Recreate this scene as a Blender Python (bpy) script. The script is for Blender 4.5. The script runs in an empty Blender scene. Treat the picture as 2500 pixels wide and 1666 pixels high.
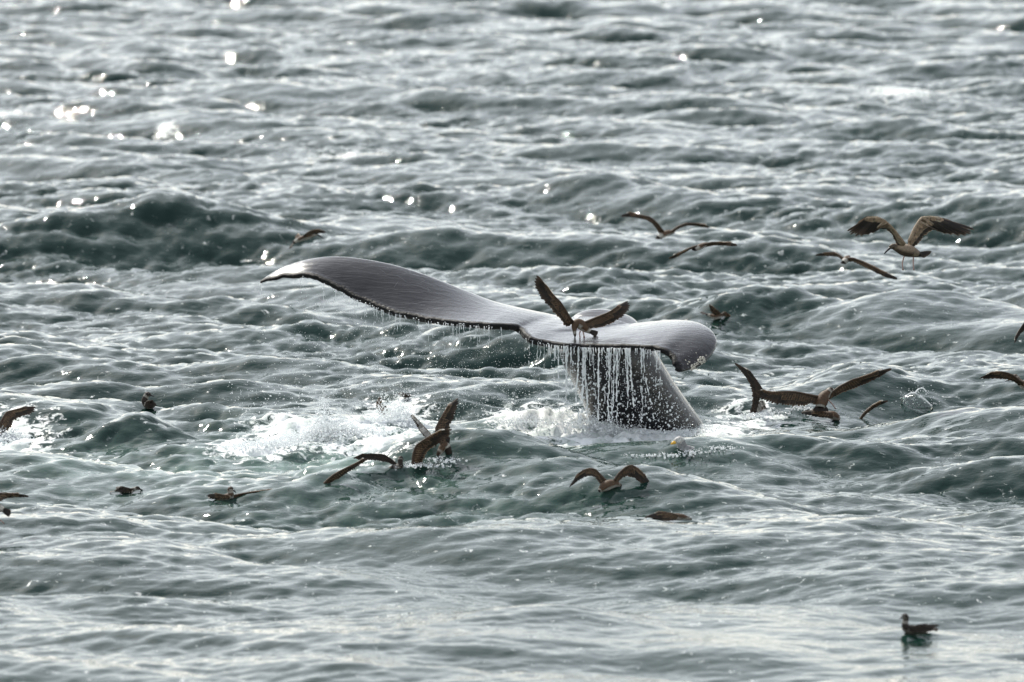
import bpy, bmesh, math, random
import numpy as np
from mathutils import Vector, Matrix

random.seed(7)
rng = np.random.default_rng(11)
R = math.radians
C = bpy.context.scene.collection
SC = bpy.context.scene

# ------------------------------------------------------------------ camera
LENS, SENSOR = 200.0, 36.0
FPX = LENS / SENSOR * 2500.0          # focal length in photo pixels
PITCH = math.atan((833 + 500) / FPX)  # the horizon lies above the frame
D0 = 55.6                             # distance of the whale
CAMZ = D0 * math.tan(PITCH + math.atan((1050 - 833) / FPX))
cam_d = bpy.data.cameras.new('camera')
cam = bpy.data.objects.new('camera', cam_d)
C.objects.link(cam)
cam.location = (0, 0, CAMZ)
cam.rotation_euler = (math.pi / 2 - PITCH, 0, 0)
cam_d.lens, cam_d.sensor_width, cam_d.sensor_fit = LENS, SENSOR, 'HORIZONTAL'
cam_d.clip_start, cam_d.clip_end = 0.5, 20000
cam_d.dof.use_dof = True
cam_d.dof.focus_distance = 55.0
cam_d.dof.aperture_fstop = 2.3
SC.camera = cam

# ------------------------------------------------------------------ world, sun, exposure
SUN_EL, SUN_AZ = R(45), R(-27)        # ahead of the camera and a little to the left
world = bpy.data.worlds.new('World')
SC.world = world
world.use_nodes = True
wn, wl = world.node_tree.nodes, world.node_tree.links
wn.clear()
sky = wn.new('ShaderNodeTexSky')
sky.sky_type = 'NISHITA'
sky.sun_disc = False
sky.sun_elevation = SUN_EL
sky.sun_rotation = SUN_AZ % (2 * math.pi)
sky.air_density = 1.4
sky.dust_density = 0.7
sky.ozone_density = 1.0
hsv = wn.new('ShaderNodeHueSaturation')
hsv.inputs['Saturation'].default_value = 0.30
bg = wn.new('ShaderNodeBackground')
bg.inputs['Strength'].default_value = 0.15
wo = wn.new('ShaderNodeOutputWorld')
wl.new(sky.outputs[0], hsv.inputs['Color'])
wl.new(hsv.outputs[0], bg.inputs['Color'])
wl.new(bg.outputs[0], wo.inputs['Surface'])
sun_d = bpy.data.lights.new('sun', 'SUN')
sun_d.energy = 3.6
sun_d.angle = R(0.53)
sun_d.color = (1.0, 0.95, 0.86)
sun = bpy.data.objects.new('sun', sun_d)
C.objects.link(sun)
sdir = Vector((math.sin(SUN_AZ) * math.cos(SUN_EL), math.cos(SUN_AZ) * math.cos(SUN_EL), math.sin(SUN_EL)))
sun.rotation_euler = sdir.to_track_quat('Z', 'Y').to_euler()
vs = SC.view_settings
vs.view_transform = 'Standard'
vs.look = 'None'
vs.exposure = 0.5
vs.gamma = 1.0
vs.use_curve_mapping = False
SC.cycles.use_denoising = True
SC.cycles.max_bounces = 6
SC.cycles.glossy_bounces = 3
SC.cycles.diffuse_bounces = 4
SC.cycles.transmission_bounces = 4
SC.cycles.sample_clamp_indirect = 8.0

# ------------------------------------------------------------------ photo pixel -> place
FWD = Vector((0, math.cos(PITCH), -math.sin(PITCH)))
UPV = Vector((0, math.sin(PITCH), math.cos(PITCH)))
CAM = Vector((0, 0, CAMZ))
def ray(px, py):
    return FWD + Vector((1, 0, 0)) * ((px - 1250) / FPX) + UPV * ((833 - py) / FPX)
def at(px, py, Y):                    # point at world depth Y
    d = ray(px, py)
    return CAM + d * (Y / d.y)
def on_plane(px, py, z=0.0):
    d = ray(px, py)
    return CAM + d * ((z - CAMZ) / d.z)

# ------------------------------------------------------------------ helpers
def tag(o, label=None, cat=None, group=None, kind=None):
    if label: o['label'] = label
    if cat: o['category'] = cat
    if group: o['group'] = group
    if kind: o['kind'] = kind
    return o
def link(o, parent=None):
    C.objects.link(o)
    if parent is not None: o.parent = parent
    return o
def empty(name, loc):
    o = bpy.data.objects.new(name, None)
    o.empty_display_size = 0.1
    o.location = loc
    return link(o)
def np_mesh(name, co, quads=None, tris=None):
    me = bpy.data.meshes.new(name)
    co = np.asarray(co, dtype=np.float32)
    me.vertices.add(len(co))
    me.vertices.foreach_set('co', co.ravel())
    lp, st, tot = [], [], []
    n = 0
    for f, k in ((quads, 4), (tris, 3)):
        if f is None or len(f) == 0: continue
        f = np.asarray(f, dtype=np.int32)
        lp.append(f.ravel())
        st.append(n + np.arange(len(f), dtype=np.int32) * k)
        tot.append(np.full(len(f), k, dtype=np.int32))
        n += len(f) * k
    lp, st, tot = np.concatenate(lp), np.concatenate(st), np.concatenate(tot)
    me.loops.add(len(lp))
    me.loops.foreach_set('vertex_index', lp)
    me.polygons.add(len(st))
    me.polygons.foreach_set('loop_start', st)
    me.polygons.foreach_set('loop_total', tot)
    me.polygons.foreach_set('use_smooth', np.ones(len(st), dtype=bool))
    me.update(calc_edges=True)
    return me
def fattr(me, name, vals):
    a = me.attributes.new(name, 'FLOAT', 'POINT')
    a.data.foreach_set('value', np.asarray(vals, dtype=np.float32))
def cattr(me, name, vals):
    a = me.attributes.new(name, 'FLOAT_COLOR', 'POINT')
    v = np.ones((len(vals), 4), dtype=np.float32)
    v[:, :3] = vals
    a.data.foreach_set('color', v.ravel())
class Mat:
    """small node-tree builder"""
    def __init__(s, name):
        s.m = bpy.data.materials.new(name)
        s.m.use_nodes = True
        s.n, s.l = s.m.node_tree.nodes, s.m.node_tree.links
        s.p = s.n['Principled BSDF']
    def node(s, t, **kw):
        x = s.n.new(t)
        for k, v in kw.items(): setattr(x, k, v)
        return x
    def set(s, sock, v):
        if isinstance(v, bpy.types.NodeSocket): s.l.new(v, sock)
        else: sock.default_value = v
    def noise(s, scale, detail=4, rough=0.55, vec=None, dist=0.0):
        x = s.node('ShaderNodeTexNoise')
        x.inputs['Scale'].default_value = scale
        x.inputs['Detail'].default_value = detail
        x.inputs['Roughness'].default_value = rough
        x.inputs['Distortion'].default_value = dist
        if vec is not None: s.l.new(vec, x.inputs['Vector'])
        return x.outputs['Fac']
    def coords(s, kind='Object', scale=(1, 1, 1), rot=(0, 0, 0)):
        t = s.node('ShaderNodeTexCoord')
        mp = s.node('ShaderNodeMapping')
        mp.inputs['Scale'].default_value = scale
        mp.inputs['Rotation'].default_value = rot
        s.l.new(t.outputs[kind], mp.inputs['Vector'])
        return mp.outputs[0]
    def attr(s, name, out='Fac'):
        x = s.node('ShaderNodeAttribute', attribute_name=name)
        return x.outputs[out]
    def math(s, op, a, b=0.0, c=None, clamp=False):
        x = s.node('ShaderNodeMath', operation=op, use_clamp=clamp)
        s.set(x.inputs[0], a)
        s.set(x.inputs[1], b)
        if c is not None: s.set(x.inputs[2], c)
        return x.outputs[0]
    def ramp(s, v, a, b):            # smooth 0..1 between a and b
        x = s.node('ShaderNodeMapRange', interpolation_type='SMOOTHSTEP')
        s.set(x.inputs['Value'], v)
        x.inputs['From Min'].default_value = a
        x.inputs['From Max'].default_value = b
        return x.outputs[0]
    def mix(s, f, a, b):
        x = s.node('ShaderNodeMix', data_type='RGBA')
        s.set(x.inputs[0], f)
        for q, v in ((6, a), (7, b)):
            if isinstance(v, tuple) and len(v) == 3: v = v + (1,)
            s.set(x.inputs[q], v)
        return x.outputs[2]
    def mixf(s, f, a, b):
        x = s.node('ShaderNodeMix', data_type='FLOAT')
        s.set(x.inputs[0], f)
        s.set(x.inputs[2], a)
        s.set(x.inputs[3], b)
        return x.outputs[0]
    def bump(s, h, strength, dist, normal=None):
        x = s.node('ShaderNodeBump')
        x.inputs['Strength'].default_value = strength
        x.inputs['Distance'].default_value = dist
        s.l.new(h, x.inputs['Height'])
        if normal is not None: s.l.new(normal, x.inputs['Normal'])
        return x.outputs[0]

# ------------------------------------------------------------------ the sea
WDIR = R(70)                          # travel direction of the waves, from +X
def fft_tile(L, N, kmin, kmax, seed, A, Lp, spread, wdir=WDIR, tilt=0.0):
    g = np.random.default_rng(seed)
    k1 = 2 * np.pi * np.fft.fftfreq(N, L / N)
    kx, ky = np.meshgrid(k1, k1, indexing='ij')
    k = np.hypot(kx, ky)
    k[0, 0] = 1
    th = np.arctan2(ky, kx)
    kp = 2 * np.pi / Lp
    c = np.abs(np.cos(th - wdir))
    D = (1 - spread) * c ** 3.5 * 1.7 + spread * 0.75
    S = A * k ** -4.0 * np.maximum(k / 7.0, 1.0) ** tilt * np.exp(-0.9 * (kp / k) ** 2.5) * D
    S *= 1 / (1 + np.exp(-(k - kmin) / (0.06 * kmin))) * np.exp(-(k / kmax) ** 4)
    S[0, 0] = 0
    h = (g.standard_normal((N, N)) + 1j * g.standard_normal((N, N))) * np.sqrt(S) * (2 * np.pi / L)
    def inv(z): return np.real(np.fft.ifft2(z)).astype(np.float32) * N * N
    return dict(L=L, N=N, h=inv(h), dx=inv(-1j * kx / k * h), dy=inv(-1j * ky / k * h))
def cubic(t, names, x, y, rot):
    c, s = math.cos(rot), math.sin(rot)
    u = (x * c + y * s) / t['L'] * t['N']
    v = (-x * s + y * c) / t['L'] * t['N']
    i0, j0 = np.floor(u).astype(np.int64), np.floor(v).astype(np.int64)
    fu, fv = (u - i0).astype(np.float32), (v - j0).astype(np.float32)
    def w(f): return [(1 - f) ** 3 / 6, (3 * f ** 3 - 6 * f ** 2 + 4) / 6, (-3 * f ** 3 + 3 * f ** 2 + 3 * f + 1) / 6, f ** 3 / 6]
    wu, wv = w(fu), w(fv)
    out = [np.zeros(x.shape, np.float32) for _ in names]
    for a in range(4):
        ia = (i0 + a - 1) % t['N']
        for b in range(4):
            ww = wu[a] * wv[b]
            jb = (j0 + b - 1) % t['N']
            for q, nm in enumerate(names): out[q] += ww * t[nm][ia, jb]
    return out

SEA_A = 0.0062
TILE_L = fft_tile(149.0, 1024, 0.5, 7.0, 5, SEA_A, 6.8, 0.12)
TILE_S = fft_tile(23.7, 1024, 7.0, 75.0, 9, SEA_A * 1.1, 7.5, 0.10, R(80), 0.95)

# waves that stand at a known place: (px, py of crest, height, half length along the crest, half width, crest turn)
RIDGES = [
    (2110, 872, 0.42, 0.75, 1.10, 18), (2330, 905, 0.16, 0.8, 0.8, -10),
    (2180, 1060, 0.26, 1.9, 0.85, 10), (1900, 1085, 0.12, 0.8, 0.6, 25),
    (1180, 1112, 0.22, 1.05, 0.75, 12), (900, 1160, 0.10, 0.6, 0.5, 30), (1500, 1108, 0.08, 0.9, 0.6, 0),
    (410, 512, 0.62, 1.5, 1.6, 4), (1860, 715, 0.34, 0.8, 0.9, 16), (2310, 728, 0.28, 0.9, 0.9, 0),
    (340, 1005, 0.24, 0.35, 0.55, 0), (120, 1190, 0.20, 0.9, 0.7, -12), (100, 1235, 0.10, 0.5, 0.5, 0),
    (1090, 955, 0.16, 0.5, 0.5, 0), (230, 930, 0.16, 0.7, 0.6, 10), (1330, 1010, 0.13, 0.55, 0.6, 10),
    (780, 800, 0.18, 0.8, 0.7, 0), (560, 940, 0.10, 0.8, 0.5, 15), (640, 1208, 0.12, 0.5, 0.5, 10),
    (2420, 1120, 0.16, 0.8, 0.6, 8), (1100, 600, 0.15, 1.0, 0.8, 0), (1350, 1490, 0.14, 1.0, 0.9, 14),
]
def ridges(x, y):
    z = np.zeros(x.shape, np.float32)
    for px, py, a, hl, hw, turn in RIDGES:
        p = on_plane(px, py, a * 0.9)
        c, s = math.cos(R(turn)), math.sin(R(turn))
        u = ((x - p.x) * c + (y - p.y) * s) / hl
        v = (-(x - p.x) * s + (y - p.y) * c) / hw
        v = np.where(v < 0, v * 1.25, v * 0.75) + 0.12 * u * u
        z += a * np.exp(-u * u * 0.9) * (np.exp(-v * v * 2.2) - 0.30 * np.exp(-(np.abs(v) - 1.7) ** 2))
    return z
FP = on_plane(1560, 1046)             # where the tail stock enters the water
def sea_disp(x, y, fade=1.0):
    hL, dxL, dyL = cubic(TILE_L, ('h', 'dx', 'dy'), x, y, 0.0)
    hS, dxS, dyS = cubic(TILE_S, ('h', 'dx', 'dy'), x, y, 0.35)
    c, s = math.cos(0.35), math.sin(0.35)
    dxS, dyS = dxS * c - dyS * s, dxS * s + dyS * c
    r = np.hypot((x - FP.x) / 2.3, (y - FP.y) / 3.2)
    calm = 1 - 0.75 * np.exp(-r * r)
    gust = 0.82 + 0.30 * np.sin(x * 0.45 + y * 0.21 + 1.0) * np.sin(y * 0.33 - x * 0.17) + 0.22 * np.sin(y * 0.71 + x * 0.25 + 0.5) * np.sin(x * 0.9 - y * 0.15)
    gust = gust * np.clip(0.34 + (y - 42.5) / 18, 0.34, 1.0)
    near = np.clip(0.55 + (y - 43) / 16, 0.55, 1.0) + 0.12 * np.clip((y - 75) / 60, 0, 1)
    L, S = fade * calm * near, fade * gust * (0.35 + 0.65 * calm)
    z = hL * L + hS * S + ridges(x, y) * fade
    ch = 0.85
    return dxL * L * ch + dxS * S * ch, dyL * L * ch + dyS * S * ch, z

ys = [-400.0, -120.0, -20.0, 10.0, 24.0, 31.0]
y = 35.0
while y < 205: ys.append(y); y *= 1.0011
while y < 9000: ys.append(y); y *= 1.06
ys = np.array(ys)
NC = 640
core = np.linspace(-0.12, 0.12, NC)
outer = np.array([0.132, 0.15, 0.18, 0.23, 0.32, 0.5, 0.9, 1.6, 3.0, 6.0])
cs = np.concatenate([-outer[::-1], core, outer])
wy = np.maximum(np.abs(ys), 35.0)
X = cs[None, :] * wy[:, None]
Y = np.repeat(ys[:, None], len(cs), 1)
fade = (np.clip((320 - Y) / 110, 0, 1) * np.clip((Y - 20) / 14, 0, 1) * np.clip((0.30 - np.abs(cs)[None, :]) / 0.15, 0, 1))
dx, dy, dz = sea_disp(X.ravel(), Y.ravel(), fade.ravel().astype(np.float32))
SX, SY, SZ = X.ravel() + dx, Y.ravel() + dy, dz
nr, nc = len(ys), len(cs)
ii = np.arange(nr * nc).reshape(nr, nc)
quads = np.stack([ii[:-1, :-1].ravel(), ii[:-1, 1:].ravel(), ii[1:, 1:].ravel(), ii[1:, :-1].ravel()], 1)
sea_me = np_mesh('sea', np.stack([SX, SY, SZ], 1), quads)
sea = bpy.data.objects.new('sea', sea_me)
tag(link(sea), 'choppy grey green sea with silver sky reflections', 'sea', kind='structure')

# foam and churned water on the surface
def blob(px, py, rx, ry, turn=0, z=0.0):
    p = on_plane(px, py, z)
    c, s = math.cos(R(turn)), math.sin(R(turn))
    u = ((SX - p.x) * c + (SY - p.y) * s) / rx
    v = (-(SX - p.x) * s + (SY - p.y) * c) / ry
    return np.exp(-(u * u + v * v) * 1.2)
foam = np.zeros(len(SX))
churn = np.zeros(len(SX))
for a, args in [
    (1.0, (640, 1088, 0.45, 0.55, 8)), (1.0, (760, 1072, 0.5, 0.9, 10)), (1.1, (850, 1062, 0.4, 0.8, 10)), (0.9, (960, 1045, 0.45, 1.2, 5)),
    (0.9, (960, 1000, 0.30, 0.9, 0)), (0.75, (920, 1092, 0.45, 0.6, 0)), (0.65, (1020, 1100, 0.4, 0.5, 0)), (0.7, (700, 1050, 0.35, 0.6, 0)),
    (1.35, (1440, 1050, 0.42, 0.7, -6)), (1.4, (1520, 1062, 0.5, 0.55, 0)), (1.25, (1360, 1034, 0.45, 0.7, 0)), (0.95, (1270, 1026, 0.35, 0.7, 0)),
    (1.05, (1640, 1062, 0.4, 0.5, 0)), (0.7, (1750, 1050, 0.35, 0.6, 0)), (0.6, (1660, 1098, 0.45, 0.3, 8)), (0.6, (1740, 1085, 0.4, 0.3, 15)),
    (0.5, (1580, 1100, 0.4, 0.3, 0)), (0.75, (30, 1065, 0.35, 1.0, 0)), (0.6, (90, 1095, 0.5, 0.5, 0)),
    (0.55, (1830, 1012, 0.35, 0.6, 0)), (0.5, (1040, 1128, 0.5, 0.35, 10)), (0.4, (880, 1170, 0.5, 0.3, 20)),
    (0.85, (425, 472, 0.2, 0.8, 0, 0.3)), (0.6, (405, 296, 0.16, 0.6, 0, 0.2)), (0.6, (2200, 212, 0.7, 1.6, 0, 0.2)), (0.6, (10, 270, 0.5, 1.5, 0, 0.2)),
    (0.55, (870, 352, 0.8, 1.5, 0, 0.2))]:
    args = list(args); args[2] *= 1.15; args[3] *= (2.0 if args[0] > 1200 else 1.1)
    foam = np.maximum(foam, a * blob(*args))
for a, args in [(1.0, (800, 1110, 1.1, 2.6, 6)), (0.9, (960, 1090, 0.9, 2.0, 6)), (0.6, (480, 1140, 1.2, 2.4, 0)), (0.55, (200, 1130, 0.9, 2.4, 0)),
                (0.6, (1300, 1060, 1.2, 1.8, 0)), (0.5, (1560, 1090, 1.3, 2.0, 0)), (0.35, (700, 1180, 1.0, 2.0, 0)), (0.3, (1000, 1230, 2.0, 2.5, 0))]:
    churn = np.maximum(churn, a * blob(*args))
lump = cubic(TILE_S, ('h',), SX * 2.3 + 5.0, SY * 1.5 + 3.0, 0.9)[0]
lump = lump / lump.std()
SZ2 = SZ + np.clip(foam - 0.25, 0, 1) * (0.030 * lump + 0.02)
sea_me.vertices.foreach_set('co', np.stack([SX, SY, SZ2], 1).astype(np.float32).ravel())
sea_me.update()
foam = foam * (1 + 0.22 * np.clip(lump, -1.6, 1.2))
fattr(sea_me, 'foam', foam)
fattr(sea_me, 'churn', churn)

m = Mat('sea water')
oc = m.coords('Object')
ocs = m.coords('Object', (0.8, 1.3, 1.0), (0, 0, R(-8)))
lace = m.noise(9.0, 6, 0.68, oc, 0.6)
lace2 = m.noise(2.2, 5, 0.6, oc, 0.3)
f = m.attr('foam')
fmix = m.math('ADD', f, m.math('MULTIPLY_ADD', lace, 2.2, -1.22))
fmask = m.ramp(fmix, 0.12, 0.42)
cmix = m.math('MULTIPLY', m.attr('churn'), m.ramp(lace2, 0.25, 0.7), clamp=True)
col = m.mix(m.noise(0.35, 3, 0.5, oc), (0.004, 0.019, 0.0145), (0.007, 0.029, 0.022))
col = m.mix(cmix, col, (0.17, 0.26, 0.225))
col = m.mix(fmask, col, m.mix(m.ramp(m.noise(5.0, 6, 0.7, oc, 0.5), 0.35, 0.6), (0.48, 0.54, 0.52), (0.84, 0.86, 0.86)))
m.set(m.p.inputs['Base Color'], col)
m.set(m.p.inputs['Roughness'], m.mixf(fmask, 0.04, 0.7))
m.p.inputs['IOR'].default_value = 1.333
b1 = m.bump(m.noise(7.5, 3, 0.55, ocs), 0.75, 0.0135)
b2 = m.bump(lace, 0.5, 0.02, b1)
mixn = m.node('ShaderNodeMix', data_type='VECTOR')
m.set(mixn.inputs[0], fmask); m.l.new(b1, mixn.inputs[4]); m.l.new(b2, mixn.inputs[5])
m.l.new(mixn.outputs[1], m.p.inputs['Normal'])
sea_me.materials.append(m.m)

def sea_hit(px, py):
    """where the line of sight through a photo pixel meets the water"""
    ok, loc, nor, _ = sea.ray_cast(CAM, ray(px, py).normalized())
    return loc.copy() if ok else on_plane(px, py)

# ------------------------------------------------------------------ shared shaping tools
def crom(pts, n):
    """Catmull-Rom through control rows -> n rows"""
    p = np.asarray(pts, dtype=float)
    p = np.vstack([2 * p[0] - p[1], p, 2 * p[-1] - p[-2]])
    m_ = len(p) - 3
    t = np.linspace(0, m_ - 1e-6, n)
    i = np.floor(t).astype(int)
    f = (t - i)[:, None]
    a, b, c, d = p[i], p[i + 1], p[i + 2], p[i + 3]
    return 0.5 * ((2 * b) + (-a + c) * f + (2 * a - 5 * b + 4 * c - d) * f ** 2 + (-a + 3 * b - 3 * c + d) * f ** 3)
def polyline(pts, ts):
    """points at fractions ts of a polyline's length"""
    p = np.asarray(pts, dtype=float)
    s = np.concatenate([[0], np.cumsum(np.linalg.norm(np.diff(p, axis=0), axis=1))])
    s /= s[-1]
    return np.stack([np.interp(ts, s, p[:, k]) for k in range(p.shape[1])], 1)
def unit(v):
    return v / np.maximum(np.linalg.norm(v, axis=-1, keepdims=True), 1e-9)
def tube(centres, radii, seg=6, squash=None):
    """closed tube through centres -> verts, quads, tris"""
    c = np.asarray(centres, float)
    n = len(c)
    tan = unit(np.gradient(c, axis=0))
    ref = np.array([0, 0, 1.0]) if abs(tan[:, 2].mean()) < 0.8 else np.array([0, -1.0, 0.3])
    side = np.zeros_like(c)
    s0 = np.cross(tan[n // 2], ref)
    side[n // 2] = s0 / max(np.linalg.norm(s0), 1e-9)
    for order in (range(n // 2 + 1, n), range(n // 2 - 1, -1, -1)):     # carry one frame along the path
        prev = side[n // 2]
        for i in order:
            prev = prev - tan[i] * np.dot(prev, tan[i])
            prev = prev / max(np.linalg.norm(prev), 1e-9)
            side[i] = prev
    up = np.cross(side, tan)
    a = np.linspace(0, 2 * np.pi, seg, endpoint=False)
    r = np.asarray(radii, float)[:, None, None]
    sq = 1.0 if squash is None else squash
    v = c[:, None, :] + r * (np.cos(a)[None, :, None] * side[:, None, :] + sq * np.sin(a)[None, :, None] * up[:, None, :])
    v = v.reshape(-1, 3)
    q = []
    for i in range(n - 1):
        for j in range(seg):
            k = (j + 1) % seg
            q.append((i * seg + j, i * seg + k, (i + 1) * seg + k, (i + 1) * seg + j))
    v = np.vstack([v, c[:1], c[-1:]])
    t = [(n * seg, (j + 1) % seg, j) for j in range(seg)]
    t += [(n * seg + 1, (n - 1) * seg + j, (n - 1) * seg + (j + 1) % seg) for j in range(seg)]
    return v, np.array(q), np.array(t), a
class Soup:
    """collects pieces into one mesh with a vertex colour"""
    def __init__(s): s.v, s.q, s.t, s.c, s.n = [], [], [], [], 0
    def add(s, v, q=None, t=None, col=(1, 1, 1)):
        v = np.asarray(v, float)
        if q is not None and len(q): s.q.append(np.asarray(q) + s.n)
        if t is not None and len(t): s.t.append(np.asarray(t) + s.n)
        col = np.asarray(col, float)
        s.c.append(np.repeat(col[None], len(v), 0) if col.ndim == 1 else col)
        s.v.append(v)
        s.n += len(v)
    def mesh(s, name, origin, mat):
        v = np.vstack(s.v) - np.asarray(origin)
        me = np_mesh(name, v, np.vstack(s.q) if s.q else None, np.vstack(s.t) if s.t else None)
        cattr(me, 'tint', np.vstack(s.c))
        me.materials.append(mat)
        return me
    def build(s, name, origin, mat, parent=None):
        return link(bpy.data.objects.new(name, s.mesh(name, origin, mat)), parent)

# ------------------------------------------------------------------ the whale's tail
def A(px, py, dy): return np.array(at(px, py, D0 + dy))
FLUKE = [  # leading edge px, py, depth | trailing edge px, py, depth | thickness
    (634, 688, .74, 634, 691, .70, .012), (662, 669, .76, 668, 682, .62, .025), (700, 650, .80, 705, 677, .54, .04), (760, 633, .84, 758, 677, .46, .05),
    (830, 627, .84, 815, 703, .36, .06), (930, 640, .80, 880, 735, .25, .075), (1030, 668, .76, 950, 761, .12, .09), (1130, 708, .78, 1030, 780, .00, .11),
    (1210, 740, .80, 1110, 790, -.12, .13), (1290, 761, .84, 1195, 796, -.24, .15), (1340, 772, .90, 1250, 799, -.16, .16), (1390, 782, .92, 1268, 806, -.12, .17),
    (1440, 791, .88, 1284, 824, -.45, .16), (1490, 797, .78, 1328, 839, -.56, .15), (1540, 797, .66, 1400, 846, -.64, .14), (1600, 789, .46, 1480, 848, -.74, .12),
    (1650, 784, .24, 1560, 849, -.84, .10), (1700, 788, -.06, 1612, 855, -.92, .085), (1736, 806, -.34, 1634, 867, -.95, .07), (1751, 835, -.55, 1642, 882, -1.04, .06),
    (1738, 868, -.75, 1647, 895, -1.09, .05), (1705, 897, -.95, 1652, 905, -1.12, .03), (1662, 910, -1.10, 1654, 911, -1.13, .012)]
NS, NV = 260, 22
rows = []
for f_ in FLUKE:
    rows.append(np.concatenate([A(*f_[0:3]), A(*f_[3:6]), [f_[6]]]))
st = crom(rows, NS)
Lp, Tp, th = st[:, 0:3], st[:, 3:6], np.maximum(st[:, 6], 0.01)
g = np.random.default_rng(3)
jag = np.interp(np.arange(NS), np.arange(0, NS + 6, 5), g.uniform(-1, 1, len(np.arange(0, NS + 6, 5)))) * 0.022
saw = np.zeros(NS)
k = 4
while k < NS - 4:
    w_ = int(g.integers(5, 15))
    saw[k:k + w_] -= g.uniform(.006, .035) * np.linspace(1, 0, min(w_, NS - k))
    k += w_ + int(g.integers(0, 4))
ends = np.clip(np.minimum(np.arange(NS), NS - 1 - np.arange(NS)) / 12.0, 0, 1)
chord = unit(Tp - Lp)
Tp = Tp + chord * ((jag + saw + g.uniform(-.004, .004, NS)) * ends)[:, None]
span = unit(np.gradient(0.5 * (Lp + Tp), axis=0))
nrm = unit(np.cross(span, chord))
nrm *= np.sign(nrm[:, 2:3] + 1e-9)
for i in range(1, NS):                # keep one side all along the curled tip
    if np.dot(nrm[i], nrm[i - 1]) < 0: nrm[i] = -nrm[i]
vv = np.linspace(0, 1, NV)
prof = 1.9 * np.sqrt(vv) * (1 - vv) + 0.06 + 0.10 * vv
prof[0] = 0.0
cam_ = 0.10 * np.sin(np.pi * vv ** 0.8)
topv = Lp[:, None] * (1 - vv)[None, :, None] + Tp[:, None] * vv[None, :, None]
cl = np.linalg.norm(Tp - Lp, axis=1)
lift = (cam_[None] * np.minimum(cl, 0.9)[:, None] * 0.28)
half = prof[None] * np.minimum(th, cl * 0.12 + 0.006)[:, None] * 0.5 + 0.009 + 0.014 * (vv ** 3)[None] * np.clip(cl / 0.3, 0, 1)[:, None]
up_s = topv + nrm[:, None] * (lift + half * 0.6)[..., None]
lo_s = topv + nrm[:, None] * (lift - half * 1.2)[..., None]
bm = bmesh.new()
def grid_faces(a, flip):
    ids = [[bm.verts.new(p) for p in row] for row in a]
    for i in range(len(ids) - 1):
        for j in range(len(ids[0]) - 1):
            f4 = [ids[i][j], ids[i + 1][j], ids[i + 1][j + 1], ids[i][j + 1]]
            bm.faces.new(f4[::-1] if flip else f4)
    return ids
U_, W_ = grid_faces(up_s, False), grid_faces(lo_s, True)
for i in range(NS - 1):
    bm.faces.new([U_[i][-1], U_[i + 1][-1], W_[i + 1][-1], W_[i][-1]])
    bm.faces.new([U_[i + 1][0], U_[i][0], W_[i][0], W_[i + 1][0]])
for i in (0, NS - 1):
    for j in range(NV - 1):
        bm.faces.new([U_[i][j], U_[i][j + 1], W_[i][j + 1], W_[i][j]])
# tail stock: (py, centre px, half width px, depth, half depth m)
STOCK = [(755, 1454, 14, .90, .04), (759, 1455, 36, .88, .07), (768, 1460, 60, .84, .13), (786, 1470, 82, .74, .24), (815, 1474, 96, .57, .36), (860, 1482, 117, .52, .38),
         (950, 1531, 123, .62, .40), (1040, 1583, 135, .80, .44), (1100, 1618, 146, .95, .48), (1200, 1676, 165, 1.2, .55)]
sk = crom(STOCK, 40)
rings = []
for py_, cx_, hw_, dy_, hd_ in sk:
    c = A(cx_, py_, dy_)
    ang = np.linspace(0, 2 * np.pi, 28, endpoint=False)
    hw = hw_ * (D0 + dy_) / FPX
    ring = [bm.verts.new(c + np.array([hw * math.copysign(abs(math.cos(a_)) ** 0.9, math.cos(a_)), hd_ * math.sin(a_) + 0.12 * math.cos(a_) * hw, 0.05 * math.cos(a_) * hw])) for a_ in ang]
    rings.append(ring)
for a_, b_ in zip(rings[:-1], rings[1:]):
    for j in range(28):
        bm.faces.new([a_[j], b_[j], b_[(j + 1) % 28], a_[(j + 1) % 28]])
bm.faces.new(rings[0])
bm.faces.new(rings[-1][::-1])
# root: the stock flows into the middle of the flukes
root = crom([(1462, 800, .60, .20), (1420, 806, .35, .17), (1370, 812, .10, .12), (1320, 815, -.12, .07), (1285, 814, -.24, .03)], 16)
rr = []
for px_, py_, dy_, r_ in root:
    c = A(px_, py_, dy_)
    rr.append([bm.verts.new(c + np.array([r_ * 2.0 * math.cos(a_) * 0.85, r_ * 2.0 * math.cos(a_) * -0.5, r_ * math.sin(a_) * 0.55])) for a_ in np.linspace(0, 2 * np.pi, 20, endpoint=False)])
for a_, b_ in zip(rr[:-1], rr[1:]):
    for j in range(20):
        bm.faces.new([a_[j], b_[j], b_[(j + 1) % 20], a_[(j + 1) % 20]])
bm.faces.new(rr[0]); bm.faces.new(rr[-1][::-1])
bmesh.ops.recalc_face_normals(bm, faces=bm.faces)
tmp_me = bpy.data.meshes.new('whale_raw')
bm.to_mesh(tmp_me); bm.free()
tmp = bpy.data.objects.new('whale_raw', tmp_me)
C.objects.link(tmp)
md = tmp.modifiers.new('remesh', 'REMESH'); md.mode = 'VOXEL'; md.voxel_size = 0.0125; md.use_smooth_shade = True
md = tmp.modifiers.new('smooth', 'CORRECTIVE_SMOOTH'); md.iterations = 4; md.use_only_smooth = True
dg = bpy.context.evaluated_depsgraph_get()
WORG = on_plane(1583, 1046)
whale_me = bpy.data.meshes.new_from_object(tmp.evaluated_get(dg))
bpy.data.objects.remove(tmp)
whale_me.name = 'tail_body'
whale_me.transform(Matrix.Translation(-WORG))
wco = np.empty(len(whale_me.vertices) * 3, np.float32)
whale_me.vertices.foreach_get('co', wco)
wco = wco.reshape(-1, 3) + np.array(WORG)
edge_d = np.full(len(wco), 9.0)
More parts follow.
